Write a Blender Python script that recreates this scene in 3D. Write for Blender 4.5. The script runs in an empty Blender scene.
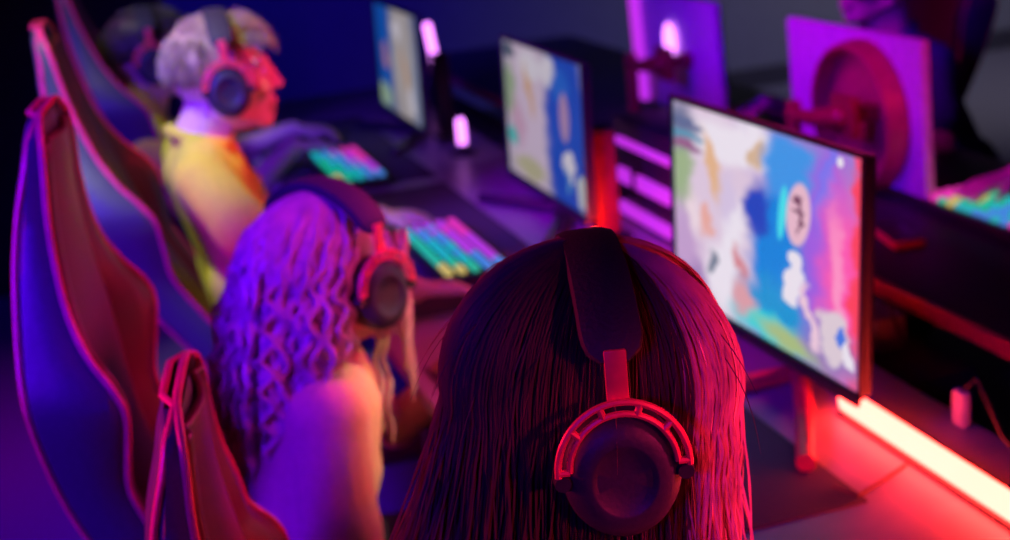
import bpy, bmesh, math, random
import numpy as np
from mathutils import Vector, Matrix, Euler
rnd = random.Random(7)
R = math.radians
scn = bpy.context.scene
COL = scn.collection

# ---------------------------------------------------------------- camera, world, lights, exposure
cam_d = bpy.data.cameras.new('camera')
cam = bpy.data.objects.new('camera', cam_d)
COL.objects.link(cam)
cam.matrix_world = Matrix(((0.94912, 0.17598, -0.26117, 0.0), (-0.30012, 0.25415, -0.91942, 0.0), (-0.09542, 0.95102, 0.29404, 1.56), (0, 0, 0, 1)))
cam_d.sensor_width = 36.0
cam_d.lens = 1400.0 / 1010.0 * 36.0
cam_d.clip_start = 0.02
cam_d.dof.use_dof = True
cam_d.dof.focus_distance = 1.02
cam_d.dof.aperture_fstop = 4.6
scn.camera = cam

world = bpy.data.worlds.new('room_air')
scn.world = world
world.use_nodes = True
world.node_tree.nodes['Background'].inputs[0].default_value = (0.05, 0.012, 0.10, 1)
world.node_tree.nodes['Background'].inputs[1].default_value = 0.10

scn.view_settings.view_transform = 'Standard'
scn.view_settings.look = 'None'
scn.view_settings.exposure = 0.0
scn.view_settings.gamma = 1.0
scn.view_settings.use_curve_mapping = False
try:
    scn.cycles.use_denoising = True
    scn.cycles.sample_clamp_indirect = 6.0
except Exception:
    pass


def lamp(name, loc, target, size, power, color, spread=180, kind='AREA', spot=40):
    d = bpy.data.lights.new(name, kind)
    d.energy = power
    d.color = color
    if kind == 'AREA':
        d.shape = 'RECTANGLE'
        d.size, d.size_y = size
        d.spread = R(spread)
    else:
        d.shadow_soft_size = size[0]
        d.spot_size = R(spot)
        d.spot_blend = 0.6
    o = bpy.data.objects.new(name, d)
    COL.objects.link(o)
    o.location = loc
    o.rotation_euler = (Vector(target) - Vector(loc)).to_track_quat('-Z', 'Y').to_euler()
    return o


lamp('blue_ceiling_panel', (-1.7, 0.75, 2.2), (-0.1, 2.5, 0.9), (0.8, 0.8), 30, (0.07, 0.0, 1.0), 56)
lamp('blue_added_spot', (-1.0, -0.7, 1.9), (0.28, 0.9, 1.07), (0.15,), 55, (0.03, 0.0, 1.0), kind='SPOT', spot=17)  # added for blue on the nearest headset cup and hair
lamp('magenta_added_spot', (1.0, 1.15, 2.3), (0.30, 1.86, 1.0), (0.08,), 62, (1.0, 0.03, 0.62), kind='SPOT', spot=15)  # no fixture known; added to tint the braids magenta
lamp('warm_added_spot', (1.0, 1.55, 1.75), (0.37, 1.80, 0.85), (0.05,), 60, (1.0, 0.72, 0.26), kind='SPOT', spot=12)  # added to warm the braided player's chest beyond what the screen gives
lamp('purple_ceiling_panel', (-0.15, 2.9, 2.35), (1.65, 2.9, 0.9), (0.4, 1.2), 3.6, (0.62, 0.0, 0.8), 40)
lamp('white_ceiling_spot', (-0.35, 2.15, 2.7), (0.10, 2.80, 1.08), (0.05,), 120, (0.93, 1.0, 0.60), kind='SPOT', spot=24)
lamp('white_ceiling_spot', (-0.35, 3.35, 2.7), (0.12, 3.98, 1.0), (0.05,), 36, (0.97, 1.0, 0.70), kind='SPOT', spot=22)
lamp('blue_wall_washer', (0.6, 5.6, 2.6), (0.9, 7.5, 0.8), (2.4, 0.3), 20, (0.02, 0.005, 1.0), 120)
lamp('white_wall_washer', (4.2, 4.8, 2.6), (4.9, 7.5, 0.3), (0.6, 0.3), 12, (0.95, 0.95, 1.0), 100)
lamp('red_unseen_spot', (1.75, 2.2, 1.95), (0.34, 2.74, 1.14), (0.12,), 120, (1.0, 0.01, 0.16), kind='SPOT', spot=13)
lamp('red_unseen_spot', (1.40, 0.20, 1.50), (0.46, 0.93, 1.05), (0.06,), 150, (1.0, 0.015, 0.16), kind='SPOT', spot=17)  # added to redden the nearest player's front hair; the tube is too dim
lamp('red_added_spot', (-1.25, 1.75, 1.45), (0.17, 1.10, 1.02), (0.06,), 95, (1.0, 0.02, 0.12), kind='SPOT', spot=24)  # added for red on the nearest player's back strands, fixed to no wall
lamp('red_unseen_spot', (1.0, -0.75, 1.65), (0.36, 0.88, 1.09), (0.06,), 48, (1.0, 0.03, 0.10), kind='SPOT', spot=11)  # added only to brighten the nearest headset's yoke
lamp('red_added_row_spot', (1.75, 0.6, 1.9), (1.57, 2.52, 0.93), (0.06,), 70, (1.0, 0.01, 0.06), kind='SPOT', spot=13)  # added to redden the round housing, where tube light arrives weak
lamp('red_wall_strip', (-2.2, 2.1, 1.3), (0.1, 1.7, 0.9), (0.1, 1.2), 6, (1.0, 0.01, 0.10), 90)
lamp('pink_added_panel', (1.45, 2.25, 1.75), (0.30, 1.85, 1.0), (0.3, 0.3), 3, (1.0, 0.02, 0.25), 60)  # added pink fill standing in for tube and screen light on players
lamp('magenta_added_washer', (-0.7, 4.2, 2.7), (-0.35, 3.9, 0.0), (0.3, 0.3), 1.6, (0.8, 0.0, 0.9), 50)  # added to colour the floor; no such fixture known

# ---------------------------------------------------------------- materials
def smoothstep(a, b, x):
    t = max(0, min(1, (x - a) / (b - a)))
    return t * t * (3 - 2 * t)


MATS = {}


def mat(name, color, rough=0.5, metal=0.0, bump=0.0, scale=60.0, var=0.12, coat=0.0, spec=0.5, sheen=0.0):
    m = bpy.data.materials.new(name)
    m.use_nodes = True
    nt = m.node_tree
    b = nt.nodes['Principled BSDF']
    b.inputs['Roughness'].default_value = rough
    b.inputs['Metallic'].default_value = metal
    b.inputs['Specular IOR Level'].default_value = spec
    if coat:
        b.inputs['Coat Weight'].default_value = coat
        b.inputs['Coat Roughness'].default_value = 0.2
    if sheen:
        b.inputs['Sheen Weight'].default_value = sheen
    tc = nt.nodes.new('ShaderNodeTexCoord')
    nz = nt.nodes.new('ShaderNodeTexNoise')
    nz.inputs['Scale'].default_value = scale
    nz.inputs['Detail'].default_value = 4
    nt.links.new(tc.outputs['Object'], nz.inputs['Vector'])
    rp = nt.nodes.new('ShaderNodeValToRGB')
    c = Vector(color)
    rp.color_ramp.elements[0].position = 0.3
    rp.color_ramp.elements[1].position = 0.7
    rp.color_ramp.elements[0].color = (*(c * (1 - var)), 1)
    rp.color_ramp.elements[1].color = (*(c * (1 + var)), 1)
    nt.links.new(nz.outputs['Fac'], rp.inputs['Fac'])
    nt.links.new(rp.outputs['Color'], b.inputs['Base Color'])
    if bump:
        bp = nt.nodes.new('ShaderNodeBump')
        bp.inputs['Strength'].default_value = bump
        bp.inputs['Distance'].default_value = 0.004
        nt.links.new(nz.outputs['Fac'], bp.inputs['Height'])
        nt.links.new(bp.outputs['Normal'], b.inputs['Normal'])
    MATS[name] = m
    return m


def glow(name, color, strength, sample=True):
    m = bpy.data.materials.new(name)
    m.use_nodes = True
    nt = m.node_tree
    b = nt.nodes['Principled BSDF']
    b.inputs['Base Color'].default_value = (0.12, 0.12, 0.12, 1)
    tc = nt.nodes.new('ShaderNodeTexCoord')
    nz = nt.nodes.new('ShaderNodeTexNoise')
    nz.inputs['Scale'].default_value = 9
    nt.links.new(tc.outputs['Object'], nz.inputs['Vector'])
    mr = nt.nodes.new('ShaderNodeMapRange')
    mr.inputs['To Min'].default_value = strength * 0.95
    mr.inputs['To Max'].default_value = strength * 1.05
    nt.links.new(nz.outputs['Fac'], mr.inputs['Value'])
    nt.links.new(mr.outputs['Result'], b.inputs['Emission Strength'])
    b.inputs['Emission Color'].default_value = (*color, 1)
    if not sample:
        m.cycles.emission_sampling = 'NONE'
    MATS[name] = m
    return m


mat('chair_leather', (0.07, 0.07, 0.085), 0.5, bump=0.25, scale=180)
mat('chair_red_leather', (0.11, 0.006, 0.018), 0.42, bump=0.25, scale=180)
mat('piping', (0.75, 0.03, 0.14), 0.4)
mat('black_plastic', (0.025, 0.025, 0.03), 0.42, bump=0.05, scale=300)
mat('soft_black', (0.03, 0.028, 0.04), 0.7, bump=0.3, scale=260)
mat('cup_black', (0.03, 0.03, 0.04), 0.5, bump=0.1, scale=260)
mat('red_metal', (0.90, 0.09, 0.11), 0.40, metal=0.15)
mat('dark_metal', (0.12, 0.11, 0.13), 0.4, metal=0.8)
mat('pale_plastic', (0.62, 0.60, 0.66), 0.45, bump=0.05)
mat('desk_top', (0.42, 0.38, 0.40), 0.42, bump=0.05, scale=25, var=0.06)
mat('desk_black', (0.04, 0.035, 0.045), 0.5, bump=0.05, scale=30)
mat('mat_cloth', (0.10, 0.075, 0.10), 0.9, bump=0.3, scale=400)
mat('skin', (0.70, 0.43, 0.33), 0.5, bump=0.1, scale=120, var=0.06)
mat('shirt_yellow', (0.72, 0.64, 0.035), 0.8, bump=0.3, scale=90, var=0.06, sheen=0.1)
mat('shirt_pale', (0.60, 0.47, 0.22), 0.8, bump=0.3, scale=90, var=0.06, sheen=0.1)
mat('shirt_black', (0.02, 0.03, 0.16), 0.8, bump=0.3, scale=90)
mat('trousers', (0.03, 0.035, 0.07), 0.85, bump=0.3, scale=200)
mat('shoe', (0.5, 0.5, 0.5), 0.6)
mat('hair_brown', (0.10, 0.042, 0.032), 0.55, bump=0.1, scale=30, var=0.3)
mat('hair_brown_lit', (0.60, 0.36, 0.28), 0.5, bump=0.1, scale=30, var=0.3)  # front strands' copy, strong light put into the paler colour
mat('hair_blonde', (0.50, 0.34, 0.30), 0.45, bump=0.2, scale=40, var=0.2)
mat('hair_fair', (0.36, 0.27, 0.16), 0.75, spec=0.2, bump=0.2, scale=50, var=0.25)
mat('hair_dark', (0.05, 0.03, 0.03), 0.5, bump=0.2, scale=50, var=0.25)
mat('eye_white', (0.8, 0.78, 0.76), 0.2)
mat('iris', (0.08, 0.05, 0.03), 0.2)
mat('wall_paint', (0.16, 0.155, 0.17), 0.85, bump=0.1, scale=12, var=0.05)
mat('partition_black', (0.02, 0.018, 0.025), 0.8, bump=0.1, scale=20)
mat('ceiling_black', (0.015, 0.015, 0.02), 0.9, bump=0.1, scale=20)
mat('floor_carpet', (0.16, 0.14, 0.19), 0.9, bump=0.5, scale=220)
mat('cable_rubber', (0.18, 0.05, 0.05), 0.6)
mat('adapter_white', (0.40, 0.40, 0.42), 0.5)
mat('drum_lit_red', (0.42, 0.05, 0.09), 0.4)  # tube light on the round housing put into its red colour
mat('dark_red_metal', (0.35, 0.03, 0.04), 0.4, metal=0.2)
glow('tube_red', (1.0, 0.033, 0.024), 30.0)
glow('tube_purple', (0.60, 0.03, 0.85), 0.95)
glow('tube_violet', (0.80, 0.22, 1.0), 3.0)
KEYC = [(1.0, 0.04, 0.50), (0.60, 0.05, 0.9), (0.06, 0.30, 0.9), (0.0, 0.55, 0.62), (0.0, 0.6, 0.35), (0.75, 0.60, 0.12)]
for i, c in enumerate(KEYC):
    glow('key_glow_%d' % i, c, 0.75, sample=False)


def screen_material(name, blobs, base, strength):
    """a still from a bright cartoon game: soft ellipses laid over each other in the screen's own UV"""
    m = bpy.data.materials.new(name)
    m.use_nodes = True
    nt = m.node_tree
    b = nt.nodes['Principled BSDF']
    b.inputs['Base Color'].default_value = (0.01, 0.01, 0.01, 1)
    b.inputs['Roughness'].default_value = 0.35
    uv = nt.nodes.new('ShaderNodeUVMap')
    nz = nt.nodes.new('ShaderNodeTexNoise')
    nz.inputs['Scale'].default_value = 9
    nz.inputs['Detail'].default_value = 3
    nt.links.new(uv.outputs['UV'], nz.inputs['Vector'])
    s1 = nt.nodes.new('ShaderNodeVectorMath'); s1.operation = 'SUBTRACT'
    s1.inputs[1].default_value = (0.5, 0.5, 0.5)
    nt.links.new(nz.outputs['Color'], s1.inputs[0])
    s2 = nt.nodes.new('ShaderNodeVectorMath'); s2.operation = 'MULTIPLY_ADD'
    s2.inputs[1].default_value = (0.13, 0.13, 0)
    nt.links.new(s1.outputs[0], s2.inputs[0])
    nt.links.new(uv.outputs['UV'], s2.inputs[2])
    src_n, src_c = s2.outputs[0], uv.outputs['UV']
    col = None
    for (u, v, ru, rv, ang, c, soft) in blobs:
        a = nt.nodes.new('ShaderNodeVectorMath'); a.operation = 'SUBTRACT'
        nt.links.new(src_n if soft > 0.13 else src_c, a.inputs[0])
        a.inputs[1].default_value = (u, v, 0)
        out = a.outputs[0]
        if ang:
            r = nt.nodes.new('ShaderNodeVectorRotate'); r.rotation_type = 'Z_AXIS'
            r.inputs['Angle'].default_value = R(-ang)
            nt.links.new(out, r.inputs['Vector'])
            out = r.outputs[0]
        d = nt.nodes.new('ShaderNodeVectorMath'); d.operation = 'DIVIDE'
        nt.links.new(out, d.inputs[0])
        d.inputs[1].default_value = (ru, rv, 1)
        x = nt.nodes.new('ShaderNodeVectorMath'); x.operation = 'MULTIPLY'
        nt.links.new(d.outputs[0], x.inputs[0])
        x.inputs[1].default_value = (1, 1, 0)
        l = nt.nodes.new('ShaderNodeVectorMath'); l.operation = 'LENGTH'
        nt.links.new(x.outputs[0], l.inputs[0])
        mr = nt.nodes.new('ShaderNodeMapRange'); mr.interpolation_type = 'SMOOTHSTEP'
        mr.inputs['From Min'].default_value = 1 + soft
        mr.inputs['From Max'].default_value = 1 - soft
        nt.links.new(l.outputs['Value'], mr.inputs['Value'])
        mx = nt.nodes.new('ShaderNodeMix'); mx.data_type = 'RGBA'
        nt.links.new(mr.outputs['Result'], mx.inputs['Factor'])
        if col is None:
            mx.inputs[6].default_value = (*base, 1)
        else:
            nt.links.new(col, mx.inputs[6])
        mx.inputs[7].default_value = (*c, 1)
        col = mx.outputs[2]
    nt.links.new(col, b.inputs['Emission Color'])
    b.inputs['Emission Strength'].default_value = strength
    MATS[name] = m


def srgb(r, g, b):
    return tuple(((x / 255 + 0.055) / 1.055) ** 2.4 if x > 10 else x / 255 / 12.92 for x in (r, g, b))


CREAM, WHITE, PINKW, GREEN = srgb(222, 200, 222), srgb(236, 228, 240), srgb(214, 170, 196), srgb(158, 180, 138)
ORNG, BLUE, DEEP, SKYB, CYAN = srgb(226, 180, 140), srgb(8, 132, 222), srgb(30, 70, 190), srgb(60, 150, 232), srgb(40, 214, 220)
LAV, HOT, GLYPH = srgb(160, 96, 226), srgb(255, 92, 180), srgb(118, 66, 96)
BIG = [
    (0.20, 0.50, 0.34, 0.75, 0, CREAM, 0.35),
    (0.05, 0.62, 0.07, 0.20, 0, GREEN, 0.35),
    (0.06, 0.24, 0.10, 0.24, 0, srgb(196, 160, 206), 0.5),
    (0.26, 0.86, 0.20, 0.10, 0, WHITE, 0.4),
    (0.26, 0.70, 0.045, 0.20, 20, ORNG, 0.4),
    (0.20, 0.45, 0.03, 0.09, 0, srgb(232, 170, 160), 0.4),
    (0.36, 0.45, 0.07, 0.16, -12, WHITE, 0.4),
    (0.30, 0.20, 0.10, 0.16, 0, WHITE, 0.4),
    (0.24, 0.24, 0.025, 0.06, 0, srgb(120, 130, 150), 0.4),
    (0.40, 0.30, 0.03, 0.08, 20, srgb(214, 140, 150), 0.4),
    (0.47, 0.89, 0.12, 0.12, 0, WHITE, 0.3),
    (0.50, 0.86, 0.04, 0.09, -15, srgb(212, 180, 150), 0.35),
    (0.62, 0.46, 0.15, 0.36, -6, BLUE, 0.3),
    (0.68, 0.84, 0.15, 0.15, -20, SKYB, 0.3),
    (0.50, 0.60, 0.07, 0.11, 0, DEEP, 0.4),
    (0.60, 0.14, 0.20, 0.16, 0, srgb(20, 150, 214), 0.4),
    (0.55, 0.06, 0.18, 0.07, 0, CYAN, 0.5),
    (0.74, 0.06, 0.22, 0.06, 0, srgb(170, 190, 130), 0.5),
    (0.82, 0.62, 0.08, 0.46, -6, LAV, 0.5),
    (0.84, 0.86, 0.03, 0.22, -10, srgb(120, 120, 240), 0.5),
    (0.92, 0.40, 0.10, 0.42, 0, HOT, 0.55),
    (0.90, 0.40, 0.03, 0.32, 4, srgb(255, 150, 200), 0.6),
    (0.99, 0.56, 0.035, 0.62, 0, srgb(255, 70, 96), 0.5),  # red tube glow at the screen's edge, put into the picture
    (0.88, 0.12, 0.12, 0.12, 0, srgb(150, 120, 190), 0.5),
    (0.71, 0.66, 0.057, 0.145, -6, srgb(232, 186, 204), 0.10),
    (0.705, 0.73, 0.026, 0.012, -10, GLYPH, 0.3),
    (0.705, 0.68, 0.033, 0.012, -10, GLYPH, 0.3),
    (0.705, 0.62, 0.026, 0.014, -10, GLYPH, 0.3),
    (0.71, 0.66, 0.010, 0.085, -6, GLYPH, 0.3),
    (0.63, 0.64, 0.020, 0.13, -6, srgb(70, 222, 236), 0.12),
    (0.68, 0.33, 0.05, 0.085, 0, WHITE, 0.14),
    (0.69, 0.43, 0.032, 0.05, 0, WHITE, 0.14),
    (0.77, 0.21, 0.02, 0.15, 14, srgb(236, 200, 220), 0.2),
    (0.88, 0.18, 0.075, 0.13, 0, srgb(222, 204, 216), 0.14),
    (0.92, 0.20, 0.022, 0.05, 0, srgb(70, 120, 226), 0.16),
    (0.95, 0.13, 0.02, 0.06, 0, WHITE, 0.16),
    (0.04, 0.88, 0.10, 0.12, 0, srgb(128, 130, 160), 0.5),
    (0.07, 0.90, 0.10, 0.025, 0, srgb(96, 110, 150), 0.3),
    (0.07, 0.84, 0.10, 0.022, 0, srgb(90, 150, 180), 0.3),
    (0.07, 0.78, 0.10, 0.022, 0, srgb(150, 100, 140), 0.3),
    (0.12, 0.45, 0.05, 0.10, 10, srgb(236, 214, 224), 0.5),
    (0.33, 0.60, 0.05, 0.12, 0, srgb(214, 196, 226), 0.5),
    (0.14, 0.12, 0.06, 0.10, 0, srgb(170, 140, 190), 0.5),
    (0.42, 0.14, 0.06, 0.08, 0, srgb(220, 160, 170), 0.5),
    (0.90, 0.955, 0.014, 0.022, 0, WHITE, 0.12),
]
screen_material('game_screen_near', BIG, srgb(150, 130, 214), 0.95)
MID = [
    (0.30, 0.50, 0.30, 0.80, 0, CREAM, 0.3),
    (0.06, 0.62, 0.08, 0.20, 0, GREEN, 0.4),
    (0.36, 0.86, 0.16, 0.11, 0, WHITE, 0.35),
    (0.34, 0.68, 0.04, 0.18, 16, ORNG, 0.4),
    (0.16, 0.40, 0.09, 0.16, 0, PINKW, 0.5),
    (0.78, 0.50, 0.24, 0.75, 0, srgb(18, 84, 204), 0.2),
    (0.60, 0.86, 0.10, 0.10, 0, WHITE, 0.3),
    (0.74, 0.80, 0.10, 0.12, 0, srgb(30, 110, 220), 0.4),
    (0.77, 0.60, 0.055, 0.17, 0, srgb(190, 150, 190), 0.12),
    (0.80, 0.28, 0.06, 0.10, 0, WHITE, 0.14),
    (0.78, 0.18, 0.02, 0.10, 10, srgb(90, 160, 220), 0.2),
    (0.95, 0.14, 0.06, 0.12, 0, srgb(210, 214, 214), 0.14),
    (0.08, 0.29, 0.07, 0.07, 0, srgb(40, 200, 190), 0.35),
    (0.07, 0.93, 0.08, 0.05, 0, srgb(80, 100, 110), 0.3),
    (0.30, 0.10, 0.2, 0.08, 0, srgb(196, 190, 150), 0.4),
]
screen_material('game_screen_middle', MID, srgb(180, 172, 190), 0.55)
FAR = [
    (0.14, 0.60, 0.24, 0.60, 0, srgb(20, 96, 200), 0.25),
    (0.20, 0.52, 0.07, 0.13, 0, srgb(190, 130, 160), 0.2),
    (0.62, 0.55, 0.26, 0.75, 0, srgb(200, 190, 190), 0.3),
    (0.52, 0.80, 0.10, 0.10, 0, WHITE, 0.3),
    (0.66, 0.45, 0.04, 0.20, 14, ORNG, 0.4),
    (0.78, 0.20, 0.10, 0.12, 0, WHITE, 0.3),
    (0.12, 0.12, 0.16, 0.12, 0, srgb(170, 200, 170), 0.4),
    (0.90, 0.30, 0.08, 0.40, 0, srgb(150, 160, 190), 0.4),
]
screen_material('game_screen_far', FAR, srgb(120, 130, 170), 0.5)


# ---------------------------------------------------------------- mesh building
class MB:
    def __init__(s):
        s.v, s.f = [], []

    def add(s, vs, fs):
        n = len(s.v)
        s.v += [tuple(p) for p in vs]
        s.f += [tuple(i + n for i in f) for f in fs]
        return s

    def bm(s, b, M=None):
        b.verts.ensure_lookup_table()
        b.verts.index_update()
        s.add([(M @ v.co if M else v.co) for v in b.verts], [[v.index for v in f.verts] for f in b.faces])
        b.free()
        return s

    def box(s, c, d, bev=0.0, M=None, seg=2):
        b = bmesh.new()
        bmesh.ops.create_cube(b, size=1.0)
        for v in b.verts:
            v.co = Vector((v.co.x * d[0], v.co.y * d[1], v.co.z * d[2]))
        if bev:
            bmesh.ops.bevel(b, geom=list(b.edges) + list(b.verts), offset=min(bev, min(d) * 0.45), segments=seg, affect='EDGES', profile=0.5)
        T = Matrix.Translation(c)
        return s.bm(b, (M @ T) if M else T)

    def ball(s, c, r, M=None, seg=24, rings=16):
        b = bmesh.new()
        bmesh.ops.create_uvsphere(b, u_segments=seg, v_segments=rings, radius=1.0)
        for v in b.verts:
            v.co = Vector((v.co.x * r[0] + c[0], v.co.y * r[1] + c[1], v.co.z * r[2] + c[2]))
        return s.bm(b, M)

    def tube(s, pts, rad, n=8, M=None, closed=False, flat=1.0):
        pts = [Vector(p) for p in pts]
        if M:
            pts = [M @ p for p in pts]
        rs = rad if isinstance(rad, (list, tuple)) else [rad] * len(pts)
        vs, fs = [], []
        L = len(pts)
        nrm = None
        for i, p in enumerate(pts):
            if closed:
                t = pts[(i + 1) % L] - pts[i - 1]
            else:
                t = pts[min(i + 1, L - 1)] - pts[max(i - 1, 0)]
            if t.length < 1e-9:
                t = Vector((0, 0, 1))
            t.normalize()
            if nrm is None:
                a = Vector((0, 0, 1)) if abs(t.z) < 0.9 else Vector((1, 0, 0))
                nrm = (a - t * a.dot(t)).normalized()
            else:
                nrm = nrm - t * nrm.dot(t)
                nrm = nrm.normalized() if nrm.length > 1e-6 else t.orthogonal().normalized()
            bn = t.cross(nrm)
            for k in range(n):
                a = 2 * math.pi * k / n
                vs.append(p + nrm * (math.cos(a) * rs[i]) + bn * (math.sin(a) * rs[i] * flat))
        for i in range(L if closed else L - 1):
            j = (i + 1) % L
            for k in range(n):
                k2 = (k + 1) % n
                fs.append((i * n + k, i * n + k2, j * n + k2, j * n + k))
        if not closed:
            fs.append(tuple(range(n - 1, -1, -1)))
            fs.append(tuple((L - 1) * n + k for k in range(n)))
        return s.add(vs, fs)

    def lathe(s, prof, n=32, M=None, sx=1.0, sy=1.0):
        """profile of (radius, height) turned about z"""
        vs, fs = [], []
        for (r, z) in prof:
            for k in range(n):
                a = 2 * math.pi * k / n
                p = Vector((r * math.cos(a) * sx, r * math.sin(a) * sy, z))
                vs.append(M @ p if M else p)
        for i in range(len(prof) - 1):
            for k in range(n):
                k2 = (k + 1) % n
                fs.append((i * n + k, i * n + k2, (i + 1) * n + k2, (i + 1) * n + k))
        fs.append(tuple(range(n - 1, -1, -1)))
        fs.append(tuple((len(prof) - 1) * n + k for k in range(n)))
        return s.add(vs, fs)

    def cap(s, p0, p1, r0, r1, n=14, M=None):
        """tapered capsule"""
        p0, p1 = Vector(p0), Vector(p1)
        d = p1 - p0
        L = d.length
        d = d.normalized() if L > 1e-6 else Vector((0, 0, 1))
        pts, rs = [], []
        for k in range(6):
            a = math.pi / 2 * (1 - k / 5)
            pts.append(p0 - d * (math.sin(a) * r0)); rs.append(max(math.cos(a) * r0, 1e-4))
        for k in range(6):
            a = math.pi / 2 * k / 5
            pts.append(p1 + d * (math.sin(a) * r1)); rs.append(max(math.cos(a) * r1, 1e-4))
        return s.tube(pts, rs, n, M)

    def mesh(s, name):
        me = bpy.data.meshes.new(name)
        me.from_pydata(s.v, [], s.f)
        me.update()
        return me

    def build(s, name, m, parent=None, smooth=True, loc=None, fix=True):
        me = s.mesh(name)
        if fix:
            b = bmesh.new(); b.from_mesh(me)
            bmesh.ops.recalc_face_normals(b, faces=b.faces)
            b.to_mesh(me); b.free()
        o = bpy.data.objects.new(name, me)
        COL.objects.link(o)
        me.materials.append(MATS[m] if isinstance(m, str) else m)
        if smooth:
            me.polygons.foreach_set('use_smooth', [True] * len(me.polygons))
            try:
                me.set_sharp_from_angle(angle=R(38))
            except Exception:
                pass
        if parent:
            o.parent = parent
        if loc:
            o.location = loc
        return o

    def fused(s, name, m, voxel=0.005, iters=4, parent=None, factor=0.5):
        """all the closed pieces melted into one continuous skin"""
        tmp = bpy.data.objects.new('tmp', s.mesh('tmp'))
        COL.objects.link(tmp)
        md = tmp.modifiers.new('r', 'REMESH')
        md.mode = 'VOXEL'
        md.voxel_size = voxel
        sm = tmp.modifiers.new('s', 'SMOOTH')
        sm.iterations = iters
        sm.factor = factor
        dg = bpy.context.evaluated_depsgraph_get()
        me = bpy.data.meshes.new_from_object(tmp.evaluated_get(dg))
        old = tmp.data
        bpy.data.objects.remove(tmp)
        bpy.data.meshes.remove(old)
        me.name = name
        me.materials.clear()
        me.materials.append(MATS[m])
        me.polygons.foreach_set('use_smooth', [True] * len(me.polygons))
        o = bpy.data.objects.new(name, me)
        COL.objects.link(o)
        if parent:
            o.parent = parent
        return o


def tag(o, label, cat, group=None, kind=None):
    o['label'] = label
    o['category'] = cat
    if group:
        o['group'] = group
    if kind:
        o['kind'] = kind
    return o


def empty(name, loc=(0, 0, 0), rz=0.0):
    o = bpy.data.objects.new(name, None)
    COL.objects.link(o)
    o.empty_display_size = 0.1
    o.location = loc
    o.rotation_euler = (0, 0, rz)
    return o


def dup(root, loc, rz):
    def cp(o, par):
        c = o.copy()
        COL.objects.link(c)
        c.parent = par
        for ch in kids.get(o.name, []):
            cp(ch, c)
        return c
    kids = {}
    for o in bpy.data.objects:
        if o.parent:
            kids.setdefault(o.parent.name, []).append(o)
    r = cp(root, None)
    r.location = loc
    r.rotation_euler = (0, 0, rz)
    return r


def struct(name, mb, m):
    o = mb.build(name, m, smooth=False)
    o['kind'] = 'structure'
    return o


# ---------------------------------------------------------------- the room
struct('floor', MB().box((1.5, 2.5, -0.05), (9.0, 11.0, 0.1)), 'floor_carpet')
struct('ceiling', MB().box((1.5, 2.5, 3.05), (9.0, 11.0, 0.1)), 'ceiling_black')
struct('wall_far', MB().box((1.5, 7.55, 1.5), (9.0, 0.1, 3.0)), 'wall_paint')
struct('wall_left', MB().box((-2.95, 2.5, 1.5), (0.1, 10.0, 3.0)), 'partition_black')
struct('wall_right', MB().box((5.95, 2.5, 1.5), (0.1, 10.0, 3.0)), 'wall_paint')
struct('wall_near', MB().box((1.5, -2.45, 1.5), (9.0, 0.1, 3.0)), 'partition_black')
struct('baseboard_far', MB().box((1.5, 7.488, 0.06), (9.0, 0.02, 0.12), 0.004), 'desk_black')
p = MB().box((-1.2, 5.75, 1.1), (3.1, 0.06, 2.2), 0.005).build('room_partition', 'partition_black', smooth=False)
p['kind'] = 'structure'


# ---------------------------------------------------------------- desks
def desk(name, x0, x1, y0, y1, top, m, label, legs_x):
    e = empty(name, ((x0 + x1) / 2, (y0 + y1) / 2, 0))
    cx, cy = (x0 + x1) / 2, (y0 + y1) / 2
    MB().box((0, 0, top - 0.015), (x1 - x0, y1 - y0, 0.03), 0.004).build('tabletop', m, e)
    n = 4
    for k in range(n + 1):
        yy = -(y1 - y0) / 2 + 0.05 + k * (y1 - y0 - 0.1) / n
        l = MB()
        for xx in (-(x1 - x0) / 2 + 0.06, (x1 - x0) / 2 - 0.06):
            l.box((xx, yy, (top - 0.03) / 2), (0.05, 0.05, top - 0.03), 0.004)
        l.box((0, yy, 0.02), (x1 - x0 - 0.1, 0.05, 0.04), 0.004)
        l.box((0, yy, top - 0.05), (x1 - x0 - 0.1, 0.05, 0.04), 0.004)
        l.build('leg_frame', 'desk_black', e)
    return tag(e, label, 'desk')


desk('long_desk', 0.42, 1.07, -0.55, 5.0, 0.74, 'desk_top', 'long pale desk carrying the game screens, lit red beside the glowing tube', 0)
od = desk('long_desk', 1.29, 1.98, 0.9, 5.6, 0.74, 'desk_black', 'dark facing desk on the far side of the gap, with a red lit front edge', 0)
MB().box((-0.352, 0, 0.732), (0.012, 4.7, 0.03), 0.004).build('edge_strip', 'piping', od)  # red tube light on the desk edge put into this strip's colour
cab = MB().box((1.182, 3.50, 0.34), (0.20, 3.4, 0.68), 0.01)
tag(cab.build('cable_cabinet', 'desk_black'), 'low black cabinet filling the gap between the two desks', 'cabinet')


def tray():
    e = empty('cable_tray', (1.182, 0.90, 0.5))
    MB().box((0, 0, 0.005), (0.20, 1.7, 0.01), 0.002).build('tray_floor', 'desk_black', e)
    for sx in (-1, 1):
        MB().box((sx * 0.1, 0, 0.03), (0.008, 1.7, 0.06), 0.002).build('tray_side', 'desk_black', e)
    tag(e, 'black cable tray slung between the desks behind the red tube', 'tray')


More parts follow.
